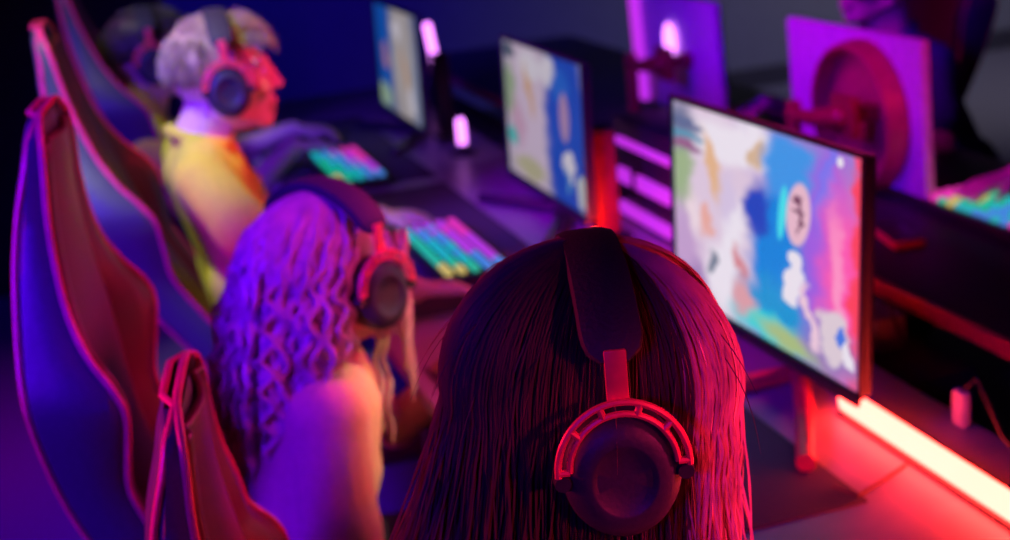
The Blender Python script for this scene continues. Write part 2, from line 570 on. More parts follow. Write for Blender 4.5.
tray()
for (x, y, z, d, lab) in [(1.20, 1.97, 0.68, (0.06, 0.10, 0.06), 'small white power adapter in the gap just right of the nearest monitor'),
                          (1.045, 1.505, 0.74, (0.018, 0.028, 0.055), 'narrow pale power adapter standing upright on the desk behind the red tube')]:
    e = empty('power_adapter', (x, y, z + 0.001))
    MB().box((0, 0, d[2] / 2), d, 0.008).build('housing', 'adapter_white', e)
    MB().tube([(0, 0, d[2] * 0.9), (0.01, -0.02, d[2] + 0.02), (0.0, -0.09, 0.02), (-0.02, -0.2, 0.008)], 0.003, 6).build('lead', 'black_plastic', e)
    tag(e, lab, 'power adapter')


# ---------------------------------------------------------------- light tubes
def light_tube(y0, y1, x, m, label, z=0.74):
    e = empty('light_tube', (x, (y0 + y1) / 2, z))
    L = (y1 - y0) / 2
    MB().tube([(0, -L, 0.022), (0, -L + 0.004, 0.022), (0, L - 0.012, 0.022), (0, L - 0.003, 0.022), (0, L, 0.022)], [0.012, 0.0155, 0.0155, 0.011, 0.004], 20).build('diffuser', m, e)
    MB().box((0.017, 0, 0.011), (0.010, 2 * L + 0.01, 0.022), 0.003).build('back_rail', 'desk_black', e)
    MB().box((0.002, 0, 0.003), (0.03, 2 * L, 0.006), 0.002).build('foot_rail', 'desk_black', e)
    return tag(e, label, 'light tube', 'glowing tubes along the desk')


light_tube(0.55, 1.625, 0.937, 'tube_red', 'thick glowing red light tube running off the right edge of the desk')
light_tube(2.30, 2.615, 0.937, 'tube_red', 'glowing red light tube under the second monitor, behind the headset wearer')


def light_bar(x, y, z, h, label, m='tube_violet', lean=0.0):
    e = empty('light_bar', (x, y, z))
    MB().cap((0, 0, 0.03), (lean, 0, 0.03 + h), 0.013, 0.013, 16).build('lamp_tube', m, e)
    MB().lathe([(0.035, 0), (0.035, 0.008), (0.018, 0.012), (0.013, 0.03)], 24).build('base', 'black_plastic', e)
    return tag(e, label, 'lamp', 'small violet lamps')


light_bar(0.955, 3.66, 0.74, 0.06, 'short upright violet lamp on the desk left of the second monitor')


light_bar(1.035, 4.12, 0.742, 0.27, 'tall upright violet light tube behind the dark post by the farthest monitor', lean=-0.03)


def post(x, y, z0, z1, w, label):
    e = empty('square_post', (x, y, z0))
    MB().box((0, 0, (z1 - z0) / 2 + 0.006), (w, w, z1 - z0 - 0.012), 0.004).build('column', 'dark_red_metal' if w > 0.045 else 'desk_black', e)  # thicker post: the tube's red light is put into its colour
    MB().box((0, 0, 0.004), (w * 1.8, w * 1.5, 0.008), 0.002).build('foot', 'black_plastic', e)
    MB().box((0, 0, z1 - z0 - 0.004), (w * 1.06, w * 1.06, 0.008), 0.002).build('top_cap', 'black_plastic', e)
    tag(e, label, 'post')


post(0.985, 2.66, 0.74, 0.975, 0.05, 'upright square post with red tube light in its colour, just right of the second monitor')
post(0.985, 3.93, 0.74, 0.985, 0.044, 'dark upright square post just right of the farthest monitor')


# ---------------------------------------------------------------- monitors
def monitor(BR, yaw, tilt, screen, label, foot, foot_mat='dark_metal'):
    """BR: near bottom corner of the panel; the panel faces -x"""
    W, H = 0.55, 0.325
    e = empty('monitor', (BR[0], BR[1] + W / 2, 0.74))
    zb = BR[2] - 0.74
    Mx = Matrix.Translation((0, 0, zb)) @ Matrix.Rotation(-yaw, 4, 'Z') @ Matrix.Rotation(tilt, 4, 'Y')
    MB().box((0.011, 0, H / 2), (0.016, W - 0.004, H - 0.004), 0.006, Mx).build('casing', 'black_plastic', e)
    b = MB()
    t = 0.007
    for (c, d) in [((0, 0, t / 2), (0.008, W, t)), ((0, 0, H - t / 2), (0.008, W, t)), ((0, -W / 2 + t / 2, H / 2), (0.008, t, H)), ((0, W / 2 - t / 2, H / 2), (0.008, t, H))]:
        b.box(c, d, 0.002, Mx)
    b.build('bezel', 'black_plastic', e)
    b = MB()
    b.box((-0.001, 0, -0.006), (0.008, W * 0.98, 0.012), 0.003, Mx)
    b.build('chin', 'dark_metal', e)
    s = MB()
    vs = [Mx @ Vector((0.0015, y, z)) for (y, z) in [(W / 2 - t, t), (-W / 2 + t, t), (-W / 2 + t, H - t), (W / 2 - t, H - t)]]
    s.add(vs, [(0, 1, 2, 3)])
    so = s.build('screen', screen, e, smooth=False, fix=False)
    uvl = so.data.uv_layers.new(name='UVMap')
    for li, uv in enumerate([(0, 0), (1, 0), (1, 1), (0, 1)]):
        uvl.data[li].uv = uv
    # stand: spine and a two-pronged foot on the desk
    x1 = min(0.975 - BR[0], 0.075)
    sp = MB()
    sp.box((x1 - 0.006, 0, zb / 2 + 0.09), (0.022, 0.05, zb + 0.16), 0.006)
    sp.box((x1 / 2 + 0.014, 0, zb + 0.15), (max(x1, 0.02), 0.08, 0.08), 0.006)
    sp.build('spine', 'dark_metal', e)
    f = MB()
    for q in foot:
        f.tube([(x1 - 0.008, 0, 0.016), (q[0] * 0.5 + x1 * 0.5, q[1] * 0.5, 0.016), (q[0], q[1], 0.016)], [0.014, 0.014, 0.013], 10)
    f.build('foot', foot_mat, e)
    return tag(e, label, 'monitor', 'game monitors facing the players')


monitor((0.873, 1.484, 0.822), -0.033, 0.043, 'game_screen_near', 'nearest monitor with a bright game picture, its edge glowing pink above the red tube', [(-0.15, 0.0), (-0.078, -0.28)], 'red_metal')
monitor((0.93, 2.605, 0.796), 0.005, 0.035, 'game_screen_middle', 'second monitor with a blue and white game picture, left of the red post', [(-0.09, 0.22), (-0.085, -0.25)])
monitor((0.872, 3.74, 0.80), 0.0, 0.035, 'game_screen_far', 'farthest monitor with a game picture, cut by the top edge', [(-0.09, 0.22), (-0.085, -0.25)])


def back_monitor(x, y0, z0, label, drum=True, strip=True, lamp_=False, arm='right'):
    """a monitor of the facing row, seen from behind"""
    W, H = 0.55, 0.33
    e = empty('monitor_from_behind', (x, y0 + W / 2, 0.74))
    zb = z0 - 0.74
    Mx = Matrix.Translation((0, 0, zb)) @ Matrix.Rotation(-0.038, 4, 'Y')
    MB().box((0.012, 0, H / 2), (0.024, W, H), 0.006, Mx).build('casing', 'pale_plastic', e)
    MB().box((0.026, 0, H / 2), (0.004, W - 0.012, H - 0.012), 0.001, Mx).build('screen', 'black_plastic', e)
    if drum:
        Md = Mx @ Matrix.Translation((0.0, -0.065, 0.150)) @ Matrix.Rotation(-math.pi / 2, 4, 'Y')
        MB().lathe([(0.165, 0.0), (0.163, 0.03), (0.157, 0.048), (0.153, 0.050), (0.148, 0.048), (0.146, 0.010), (0.144, 0.006)], 64, Md).build('round_housing', 'drum_lit_red', e)
    a = MB()
    a.box((-0.035, -0.10, 0.165), (0.07, 0.05, 0.035), 0.006, Mx)
    a.box((-0.075, -0.10, 0.165), (0.022, 0.09, 0.09), 0.006, Mx)
    a.cap((-0.085, -0.10, 0.165), (-0.11, -0.02, 0.155), 0.026, 0.018, 12, Mx)
    a.cap((-0.11, -0.02, 0.155), (-0.11, 0.07, 0.15), 0.016, 0.016, 12, Mx)
    a.build('arm', 'dark_red_metal', e)
    MB().tube([(-0.11, 0.07, 0.004), (-0.11, 0.07, 0.20)], 0.017, 14).build('post', 'dark_red_metal', e)
    MB().box((-0.11, 0.07, 0.01), (0.09, 0.09, 0.02), 0.005).build('clamp', 'black_plastic', e)
    if strip:
        MB().box((-0.008, W / 2 - 0.03, H / 2), (0.016, 0.055, H * 0.99), 0.005, Mx).build('light_strip', 'tube_purple', e)
    if lamp_:
        MB().ball((-0.012, 0.0, 0.205), (0.012, 0.030, 0.052), Mx).build('back_lamp', 'tube_violet', e)
    return tag(e, label, 'monitor', 'monitors of the facing row')


back_monitor(1.60, 2.425, 0.766, 'purple lit monitor back with a big round housing, above the right of the nearest screen', True, False)
back_monitor(1.60, 3.37, 0.766, 'monitor back with a tall purple light strip, seen over the top of the nearest screen', False, True, True)
e = empty('phone', (1.45, 2.30, 0.741), R(-12))
MB().box((0, 0, 0.008), (0.065, 0.15, 0.016), 0.006, seg=3).build('case', 'red_metal', e)  # added phone; the red light on it is put into the case
MB().box((0, 0, 0.0165), (0.058, 0.14, 0.002), 0.001).build('screen', 'black_plastic', e)
tag(e, 'small phone, red light put into its case colour, lying on the facing desk right of the nearest monitor', 'phone')


# ---------------------------------------------------------------- computer tower with three light bars
def tower(x, y, z, label):
    e = empty('computer_tower', (x, y, z))
    MB().box((0, 0, 0.135), (0.17, 0.46, 0.27), 0.008).build('case', 'black_plastic', e)
    for zz, h in ((0.222, 0.018), (0.145, 0.034), (0.07, 0.03)):
        MB().box((-0.088, 0, zz), (0.010, 0.40, h), 0.004).build('light_bar', 'tube_purple', e)
    MB().box((-0.09, 0.10, 0.145), (0.016, 0.014, 0.05), 0.003).build('bar_bracket', 'black_plastic', e)
    for sx in (-0.06, 0.06):
        for sy in (-0.19, 0.19):
            MB().lathe([(0.014, -0.0), (0.014, 0.004)], 12, Matrix.Translation((sx, sy, -0.004))).build('foot', 'black_plastic', e)
    return tag(e, label, 'computer')


tower(1.175, 2.63, 0.684, 'black computer case with three purple light bars, left of the nearest screen')


# ---------------------------------------------------------------- keyboards, mats, mouse, cable
def keyboard(loc, rz, label, flip=1, order=0):
    e = empty('keyboard', loc, rz)
    MB().box((0, 0, 0.011), (0.145, 0.42, 0.022), 0.005).build('case', 'black_plastic', e)
    rows = [[1.0] * 14, [1.0] * 13, [1.2] + [1.0] * 11 + [1.2], [1.6] + [1.0] * 10 + [1.6], [1.2, 1.2, 1.2, 5.6, 1.2, 1.2, 1.2]]
    cache = {}
    for ri, row in enumerate(rows):
        tot = sum(row)
        unit = 0.40 / tot
        y = 0.20
        for ki, w in enumerate(row):
            yc = y - w * unit / 2
            y -= w * unit
            f = (ki + 0.5) / len(row)
            t = (0.55 * (ri / 4) + 0.45 * f) * 5.4 if not order else (0.2, 5.2, 4.2, 3.2, 3.0, 0.5)[min(5, int((1 - f) * 7))] 
            ci = min(5, max(0, int(t + rnd.uniform(-0.5, 0.5))))
            key = (round(w * unit, 4), ci)
            if key not in cache:
                o = MB().box((0, 0, 0), (0.016, w * unit - 0.010, 0.010), 0.003).build('key', 'key_glow_%d' % ci, e)
                cache[key] = o
            else:
                o = cache[key].copy()
                COL.objects.link(o)
                o.parent = e
            o.location = (flip * (0.054 - ri * 0.027), yc, 0.027)
    return tag(e, label, 'keyboard', 'keyboards with lit keys')


keyboard((0.625, 3.64, 0.744), 0.0, 'rainbow lit keyboard farther up the desk, above the blonde braids')
keyboard((0.655, 2.70, 0.744), 0.0, 'rainbow lit keyboard between the blonde braids and the second monitor')
keyboard((1.67, 2.26, 0.744), math.pi, 'rainbow lit keyboard on the facing desk by the right edge', 1, 1)
for (yc, lab) in [(1.745, 'dark desk mat under the nearest monitor with its corner near the red tube'),
                  (2.87, 'dark desk mat in front of the second monitor'), (3.95, 'dark desk mat in front of the farthest monitor')]:
    o = MB().box((0.635, yc, 0.742), (0.375, 0.74 if yc < 2 else 1.0, 0.004), 0.0015).build('desk_mat', 'mat_cloth')
    tag(o, lab, 'mat', 'dark desk mats')
o = MB().tube([(0.80, 1.42, 0.7475), (0.815, 1.385, 0.7465), (0.835, 1.40, 0.7425), (0.87, 1.415, 0.7425), (0.90, 1.43, 0.7425), (0.918, 1.44, 0.7425)], 0.0022, 8).build('thin_cable', 'cable_rubber')
tag(o, 'thin dark cable curving from the desk mat corner to the red tube', 'cable')


# ---------------------------------------------------------------- gaming chairs
def chair(recline=0.0, wing=1.0):
    e = empty('gaming_chair')
    tag(e, '', 'chair', 'black and red gaming chairs')
    # height, half width, rear x, outer front x (bolster lip), inner x (centre padding), shell half width factor
    prof = [(0.42, 0.205, -0.020, 0.070, 0.030), (0.54, 0.200, -0.030, 0.058, 0.020), (0.66, 0.200, -0.045, 0.045, 0.010), (0.72, 0.205, -0.062, 0.020, -0.012), (0.80, 0.215, -0.086, -0.008, -0.036),
            (0.855, 0.225, -0.100, -0.020, -0.049), (0.91, 0.238, -0.108, -0.012, -0.055), (0.965, 0.250, -0.113, -0.004, -0.060), (1.00, 0.250, -0.115, -0.014, -0.063), (1.04, 0.232, -0.116, -0.038, -0.066),
            (1.09, 0.200, -0.115, -0.057, -0.070), (1.15, 0.172, -0.110, -0.065, -0.073), (1.21, 0.155, -0.104, -0.066, -0.073), (1.27, 0.140, -0.095, -0.062, -0.069), (1.305, 0.120, -0.088, -0.062, -0.067), (1.325, 0.080, -0.080, -0.065, -0.068)]
    prof = [(z, 0.165 + (w - 0.165) * wing if 0.84 < z < 1.2 else w, a - 0.016 * smoothstep(0.6, 0.8, z) * (1 - smoothstep(1.15, 1.3, z)), b - (0.02 * (1 - wing) if 0.84 < z < 1.06 else 0), c) for (z, w, a, b, c) in prof]
    tr_ = math.tan(recline)
    prof = [(z, w, a - tr_ * (z - 0.45), b - tr_ * (z - 0.45), c - tr_ * (z - 0.45)) for (z, w, a, b, c) in prof]
    # refine
    P = []
    for i in range(len(prof) - 1):
        for k in range(4):
            t = k / 4
            a, b = prof[max(i - 1, 0)], prof[i]
            c, d = prof[i + 1], prof[min(i + 2, len(prof) - 1)]
            P.append(tuple(0.5 * ((2 * b[j]) + (-a[j] + c[j]) * t + (2 * a[j] - 5 * b[j] + 4 * c[j] - d[j]) * t * t + (-a[j] + 3 * b[j] - 3 * c[j] + d[j]) * t ** 3) for j in range(5)))
    P.append(prof[-1])

    def section(p):
        z, w, xr, xo, xi = p
        pts = []
        half = [(0.0, xr), (w * 0.55, xr), (w * 0.86, xr + 0.008), (w * 0.985, xr + 0.022), (w, (xr + xo) / 2), (w * 0.99, xo - 0.012), (w * 0.95, xo), (w * 0.88, xo - 0.002),
                (w * 0.74, (xo + xi) / 2 + 0.004), (w * 0.60, xi - 0.004), (w * 0.57, xi - 0.006), (w * 0.3, xi + 0.006), (0.0, xi + 0.008)]
        right = [(x, -y, z) for (y, x) in half]
        left = [(x, y, z) for (y, x) in half[1:-1]][::-1]
        return right + left
    secs = [section(p) for p in P]
    n = len(secs[0])
    shell, mid = MB(), MB()
    vs = [q for s_ in secs for q in s_]
    fs = []
    for i in range(len(secs) - 1):
        for k in range(n):
            k2 = (k + 1) % n
            fs.append((i * n + k, i * n + k2, (i + 1) * n + k2, (i + 1) * n + k))
    fs.append(tuple(range(n - 1, -1, -1)))
    fs.append(tuple((len(secs) - 1) * n + k for k in range(n)))
    shell.add(vs, fs)
    back = shell.build('backrest', 'chair_leather', e)
    # centre panel, slightly proud of the shell
    cp = MB()
    vs, fs = [], []
    zz = [p for p in P if 0.52 < p[0] < 1.30]
    for p in zz:
        z, w, xr, xo, xi = p
        for q, dx in ((-0.87, xo - xi + 0.001), (-0.74, (xo - xi) / 2 + 0.008), (-0.60, 0.002), (-0.5, 0.008), (-0.25, 0.014), (0, 0.017), (0.25, 0.014), (0.5, 0.008), (0.60, 0.002), (0.74, (xo - xi) / 2 + 0.008), (0.87, xo - xi + 0.001)):
            vs.append((xi + dx, q * w, z))
    for i in range(len(zz) - 1):
        for k in range(10):
            fs.append((i * 11 + k, i * 11 + k + 1, (i + 1) * 11 + k + 1, (i + 1) * 11 + k))
    cp.add(vs, fs)
    pan = cp.build('centre_panel', 'chair_red_leather', back)
    sol = pan.modifiers.new('thick', 'SOLIDIFY')
    sol.thickness = 0.008
    sol.offset = 0.0
    for s_ in (-1, 1):
        pts = [(p[3] + 0.001, s_ * p[1] * 0.955, p[0]) for p in P]
        pts += [(P[-1][3], s_ * P[-1][1] * q, P[-1][0] + 0.003) for q in (0.6, 0.2, 0.0)]
        MB().tube(pts, 0.0048, 8).build('front_piping', 'piping', back)
        pts = [(p[2] + 0.014, s_ * p[1] * 0.955, p[0]) for p in P]
        pts += [(P[-1][2], s_ * P[-1][1] * q, P[-1][0] + 0.003) for q in (0.6, 0.2, 0.0)]
        MB().tube(pts, 0.0042, 8).build('rear_piping', 'piping', back)
    # seat
    st = MB()
    st.box((0.17, 0, 0.425), (0.50, 0.36, 0.09), 0.03, seg=4)
    seat = st.build('seat', 'chair_leather', e)
    for s_ in (-1, 1):
        MB().cap((-0.02, s_ * 0.205, 0.44), (0.39, s_ * 0.225, 0.445), 0.05, 0.045, 14).build('seat_bolster', 'chair_red_leather', seat)
        MB().tube([(-0.02, s_ * 0.225, 0.37), (-0.07, s_ * 0.232, 0.42), (-0.09, s_ * 0.24, 0.50)], 0.02, 10, flat=0.5).build('hinge', 'dark_metal', e)
    MB().lathe([(0.05, 0.41), (0.05, 0.39), (0.028, 0.385), (0.028, 0.24), (0.04, 0.235), (0.04, 0.075)], 20, Matrix.Translation((0.18, 0, 0))).build('gas_lift', 'dark_metal', e)
    for k in range(5):
        a = 2 * math.pi * k / 5 + 0.3
        d = Vector((math.cos(a), math.sin(a), 0))
        c = Vector((0.18, 0, 0))
        lg = MB().cap(c + d * 0.03 + Vector((0, 0, 0.10)), c + d * 0.23 + Vector((0, 0, 0.075)), 0.026, 0.018, 10).build('base_arm', 'black_plastic', e)
        Mw = Matrix.Translation(c + d * 0.23 + Vector((0, 0, 0.03))) @ Matrix.Rotation(a, 4, 'Z') @ Matrix.Rotation(math.pi / 2, 4, 'X')
        MB().lathe([(0.02, -0.022), (0.03, -0.018), (0.03, 0.018), (0.02, 0.022)], 18, Mw).build('caster', 'black_plastic', lg)
    return e


CH = [((0.012, 1.90, 0), R(-8), 0, 0.968, 'large gaming chair with blue lit side and red piping at the left edge'),
      ((0.225, 2.78, 0), R(-4), 14, 0.985, 'gaming chair with a tall pointed pink edged top, behind the large blue lit chair'),
      ((0.33, 3.93, 0), R(-4), 18, 1.0, 'farthest gaming chair, dim purple, at the upper left corner'),
      ((0.15, 1.385, 0), R(-9), 3, 0.80, 'gaming chair with a bright pink rim, low in the frame beside the blonde braids'),
      ((2.25, 3.57, 0), math.pi + 0.1, 5, 1.0, 'gaming chair of the facing row with a curved red edge at the upper right'),
      ((2.45, 2.05, 0), math.pi, 5, 1.0, 'gaming chair of the facing row behind the forearm at the right edge')]
for loc, rz, rec, hz, lab in CH:
    c = chair(R(rec), 0.25 if hz < 0.9 else 1.0)
    c.scale = (1, 1, hz)
    c.location = loc
    c.rotation_euler = (0, 0, rz)
    c['label'] = lab


# ---------------------------------------------------------------- headsets
def headset():
    """local: face towards +x, ears at y = -/+ 0.085"""
    e = empty('headset')
    tag(e, '', 'headset', 'gaming headsets worn by the players')
    pts, N = [], 30
    def arc(ry, rz, z0, a0, a1, n=N):
        return [(0, ry * math.sin(R(a0 + (a1 - a0) * k / n)), z0 + rz * math.cos(R(a0 + (a1 - a0) * k / n))) for k in range(n + 1)]
    def strap(path, wx, th, name, m):
        mb = MB()
        vs, fs = [], []
        L = len(path)
        prof = [(-1, 0.0), (-0.92, 0.75), (-0.6, 1.0), (0, 1.08), (0.6, 1.0), (0.92, 0.75), (1, 0.0), (0.92, -0.75), (0.6, -1), (0, -1), (-0.6, -1), (-0.92, -0.75)]
        for i, q in enumerate(path):
            t = Vector(path[min(i + 1, L - 1)]) - Vector(path[max(i - 1, 0)])
            t.normalize()
            nr = Vector((1, 0, 0)).cross(t).normalized()
            k = 1.0
            e_ = min(i, L - 1 - i)
            if e_ < 3:
                k = (0.45, 0.85, 0.96)[e_]
            for (a, b) in prof:
                vs.append(Vector(q) + Vector((a * wx * k, 0, 0)) + nr * (b * th * k))
        n = len(prof)
        for i in range(L - 1):
            for k in range(n):
                k2 = (k + 1) % n
                fs.append((i * n + k, i * n + k2, (i + 1) * n + k2, (i + 1) * n + k))
        fs.append(tuple(range(n)))
        fs.append(tuple((L - 1) * n + k for k in range(n)))
        return mb.add(vs, fs).build(name, m, e)
    strap(arc(0.128, 0.096, 0.036, -64, 64), 0.0235, 0.0085, 'headband', 'soft_black')
    for s_ in (-1, 1):
        MB().box((0.0, s_ * 0.1165, 0.068), (0.0165, 0.005, 0.042), 0.0015).build('slider', 'red_metal', e)
        yk = MB()
        yy = s_ * 0.1225
        def ring(r, z0, a0, a1, n):
            return [(r * math.sin(R(a0 + (a1 - a0) * k / n)), yy, z0 + r * 1.08 * math.cos(R(a0 + (a1 - a0) * k / n))) for k in range(n + 1)]
        zc = -0.002
        yk.tube(ring(0.0485, zc, -92, 92, 40), 0.0028, 8)
        yk.tube(ring(0.0400, zc, -88, 88, 40), 0.0026, 8)
        for a in (-88, -50, -18, 18, 50, 88):
            q = [(r * math.sin(R(a)), yy, zc + r * 1.08 * math.cos(R(a))) for r in (0.0400, 0.0485)]
            yk.tube(q, 0.0028, 8)
        yoke = yk.build('yoke', 'red_metal', e)
        for sx in (-1, 1):
            Mk = Matrix.Translation((sx * 0.0455, yy - s_ * 0.008, zc - 0.008)) @ Matrix.Rotation(math.pi / 2, 4, 'X')
            MB().lathe([(0.006, -0.006), (0.007, 0.0), (0.006, 0.008)], 14, Mk).build('pivot', 'black_plastic', yoke)
        Mc = Matrix.Translation((0, s_ * 0.086, zc - 0.010)) @ Matrix.Rotation(-s_ * math.pi / 2, 4, 'X')
        cup = MB().lathe([(0.0445, 0.004), (0.046, 0.012), (0.0455, 0.022), (0.042, 0.031), (0.035, 0.037), (0.026, 0.040), (0.024, 0.0395), (0.021, 0.037), (0.006, 0.0365), (0.001, 0.0365)], 48, Mc, 0.98, 1.14).build('ear_cup', 'cup_black', e)
        MB().lathe([(0.030, -0.014), (0.040, -0.013), (0.0445, -0.007), (0.0455, 0.0), (0.0435, 0.006), (0.03, 0.006)], 40, Mc, 0.98, 1.14).build('ear_cushion', 'soft_black', cup)
    return e


HS = headset()
hs_used = [False]


def put_headset(Hc, yaw, pitch, roll, s, label):
    h = HS if not hs_used[0] else dup(HS, (0, 0, 0), 0)
    hs_used[0] = True
    h.rotation_mode = 'XYZ'
    h.matrix_world = Matrix.Translation(Hc) @ Matrix.Rotation(yaw, 4, 'Z') @ Matrix.Rotation(pitch, 4, 'Y') @ Matrix.Rotation(roll, 4, 'X') @ Matrix.Scale(s, 4)
    h['label'] = label
    return h


# ---------------------------------------------------------------- people
def ik(S, W, l1, l2, hint):
    S, W = Vector(S), Vector(W)
    d = W - S
    L = min(d.length, (l1 + l2) * 0.995)
    d.normalize()
    a = (l1 * l1 - l2 * l2 + L * L) / (2 * L)
    h = math.sqrt(max(l1 * l1 - a * a, 0))
    hv = Vector(hint)
    hv = (hv - d * hv.dot(d)).normalized()
    return S + d * a + hv * h, S + d * L


def head_parts(mb, M):
    mb.ball((-0.015, 0, 0.028), (0.098, 0.076, 0.090), M)
    mb.ball((0.030, 0, -0.012), (0.068, 0.064, 0.085), M)
    mb.ball((0.030, 0, -0.070), (0.055, 0.050, 0.042), M)
    mb.ball((0.070, 0, -0.098), (0.022, 0.022, 0.018), M)
    mb.cap((0.092, 0, 0.018), (0.108, 0, -0.022), 0.009, 0.012, 12, M)
    mb.ball((0.112, 0, -0.026), (0.012, 0.011, 0.010), M)
    for s in (-1, 1):
        mb.ball((0.100, s * 0.011, -0.029), (0.010, 0.008, 0.007), M)
        mb.cap((0.086, s * 0.012, 0.030), (0.068, s * 0.048, 0.030), 0.011, 0.010, 10, M)
        mb.ball((0.068, s * 0.040, -0.028), (0.022, 0.020, 0.020), M)
        mb.cap((-0.01, s * 0.055, -0.060), (0.062, s * 0.022, -0.095), 0.018, 0.014, 10, M)
        # ear
        mb.ball((-0.006, s * 0.078, -0.006), (0.017, 0.009, 0.028), M)
        mb.ball((0.002, s * 0.076, -0.026), (0.009, 0.008, 0.012), M)
    mb.cap((0.093, -0.016, -0.058), (0.093, 0.016, -0.058), 0.0065, 0.0065, 10, M)
    mb.cap((0.0995, -0.004, -0.056), (0.0995, 0.004, -0.056), 0.006, 0.006, 10, M)
    mb.cap((0.091, -0.015, -0.070), (0.091, 0.015, -0.070), 0.0075, 0.0075, 10, M)
    mb.cap((0.085, 0, -0.083), (0.080, 0, -0.09), 0.012, 0.012, 10, M)


def hand_parts(mb, W, d, side, s, curl=0.6):
    """palm, four unequal bent fingers and a thumb leaving the side; d = pointing direction"""
    d = Vector(d).normalized()
    up = Vector((0, 0, 1))
    lat = up.cross(d).normalized()           # to the left
    up = d.cross(lat)
    W = Vector(W)
    pal = W + d * 0.050 * s
    for q in (-0.026, -0.009, 0.009, 0.026):
        mb.cap(W + d * 0.012 * s + lat * q * 0.7 * s, W + d * 0.085 * s + lat * q * s, 0.0135 * s, 0.0115 * s, 10)
    for q, L in ((-0.030, 0.058), (-0.010, 0.076), (0.010, 0.080), (0.030, 0.070)):
        qq = q if side < 0 else q
        qf = -q if side < 0 else q
        L2 = L
        base = W + d * 0.088 * s + lat * qf * s
        k1 = base + (d * math.cos(curl * 0.5) - up * math.sin(curl * 0.5)) * L2 * 0.48 * s + lat * qf * 0.12 * s
        k2 = k1 + (d * math.cos(curl * 1.3) - up * math.sin(curl * 1.3)) * L2 * 0.30 * s
        k3 = k2 + (d * math.cos(curl * 1.9) - up * math.sin(curl * 1.9)) * L2 * 0.24 * s
        mb.cap(base, k1, 0.0092 * s, 0.0082 * s, 10)
        mb.cap(k1, k2, 0.0082 * s, 0.0076 * s, 10)
        mb.cap(k2, k3, 0.0076 * s, 0.0066 * s, 10)
    th = 1 if side < 0 else -1                # thumb towards the body's middle
    b0 = W + d * 0.022 * s + lat * th * 0.022 * s - up * 0.004
    b1 = b0 + (d * 0.75 + lat * th * 0.65).normalized() * 0.040 * s - up * 0.006
    b2 = b1 + (d * 0.95 + lat * th * 0.25).normalized() * 0.030 * s - up * 0.006
    mb.cap(b0, b1, 0.012 * s, 0.0098 * s, 10)
    mb.cap(b1, b2, 0.0098 * s, 0.008 * s, 10)


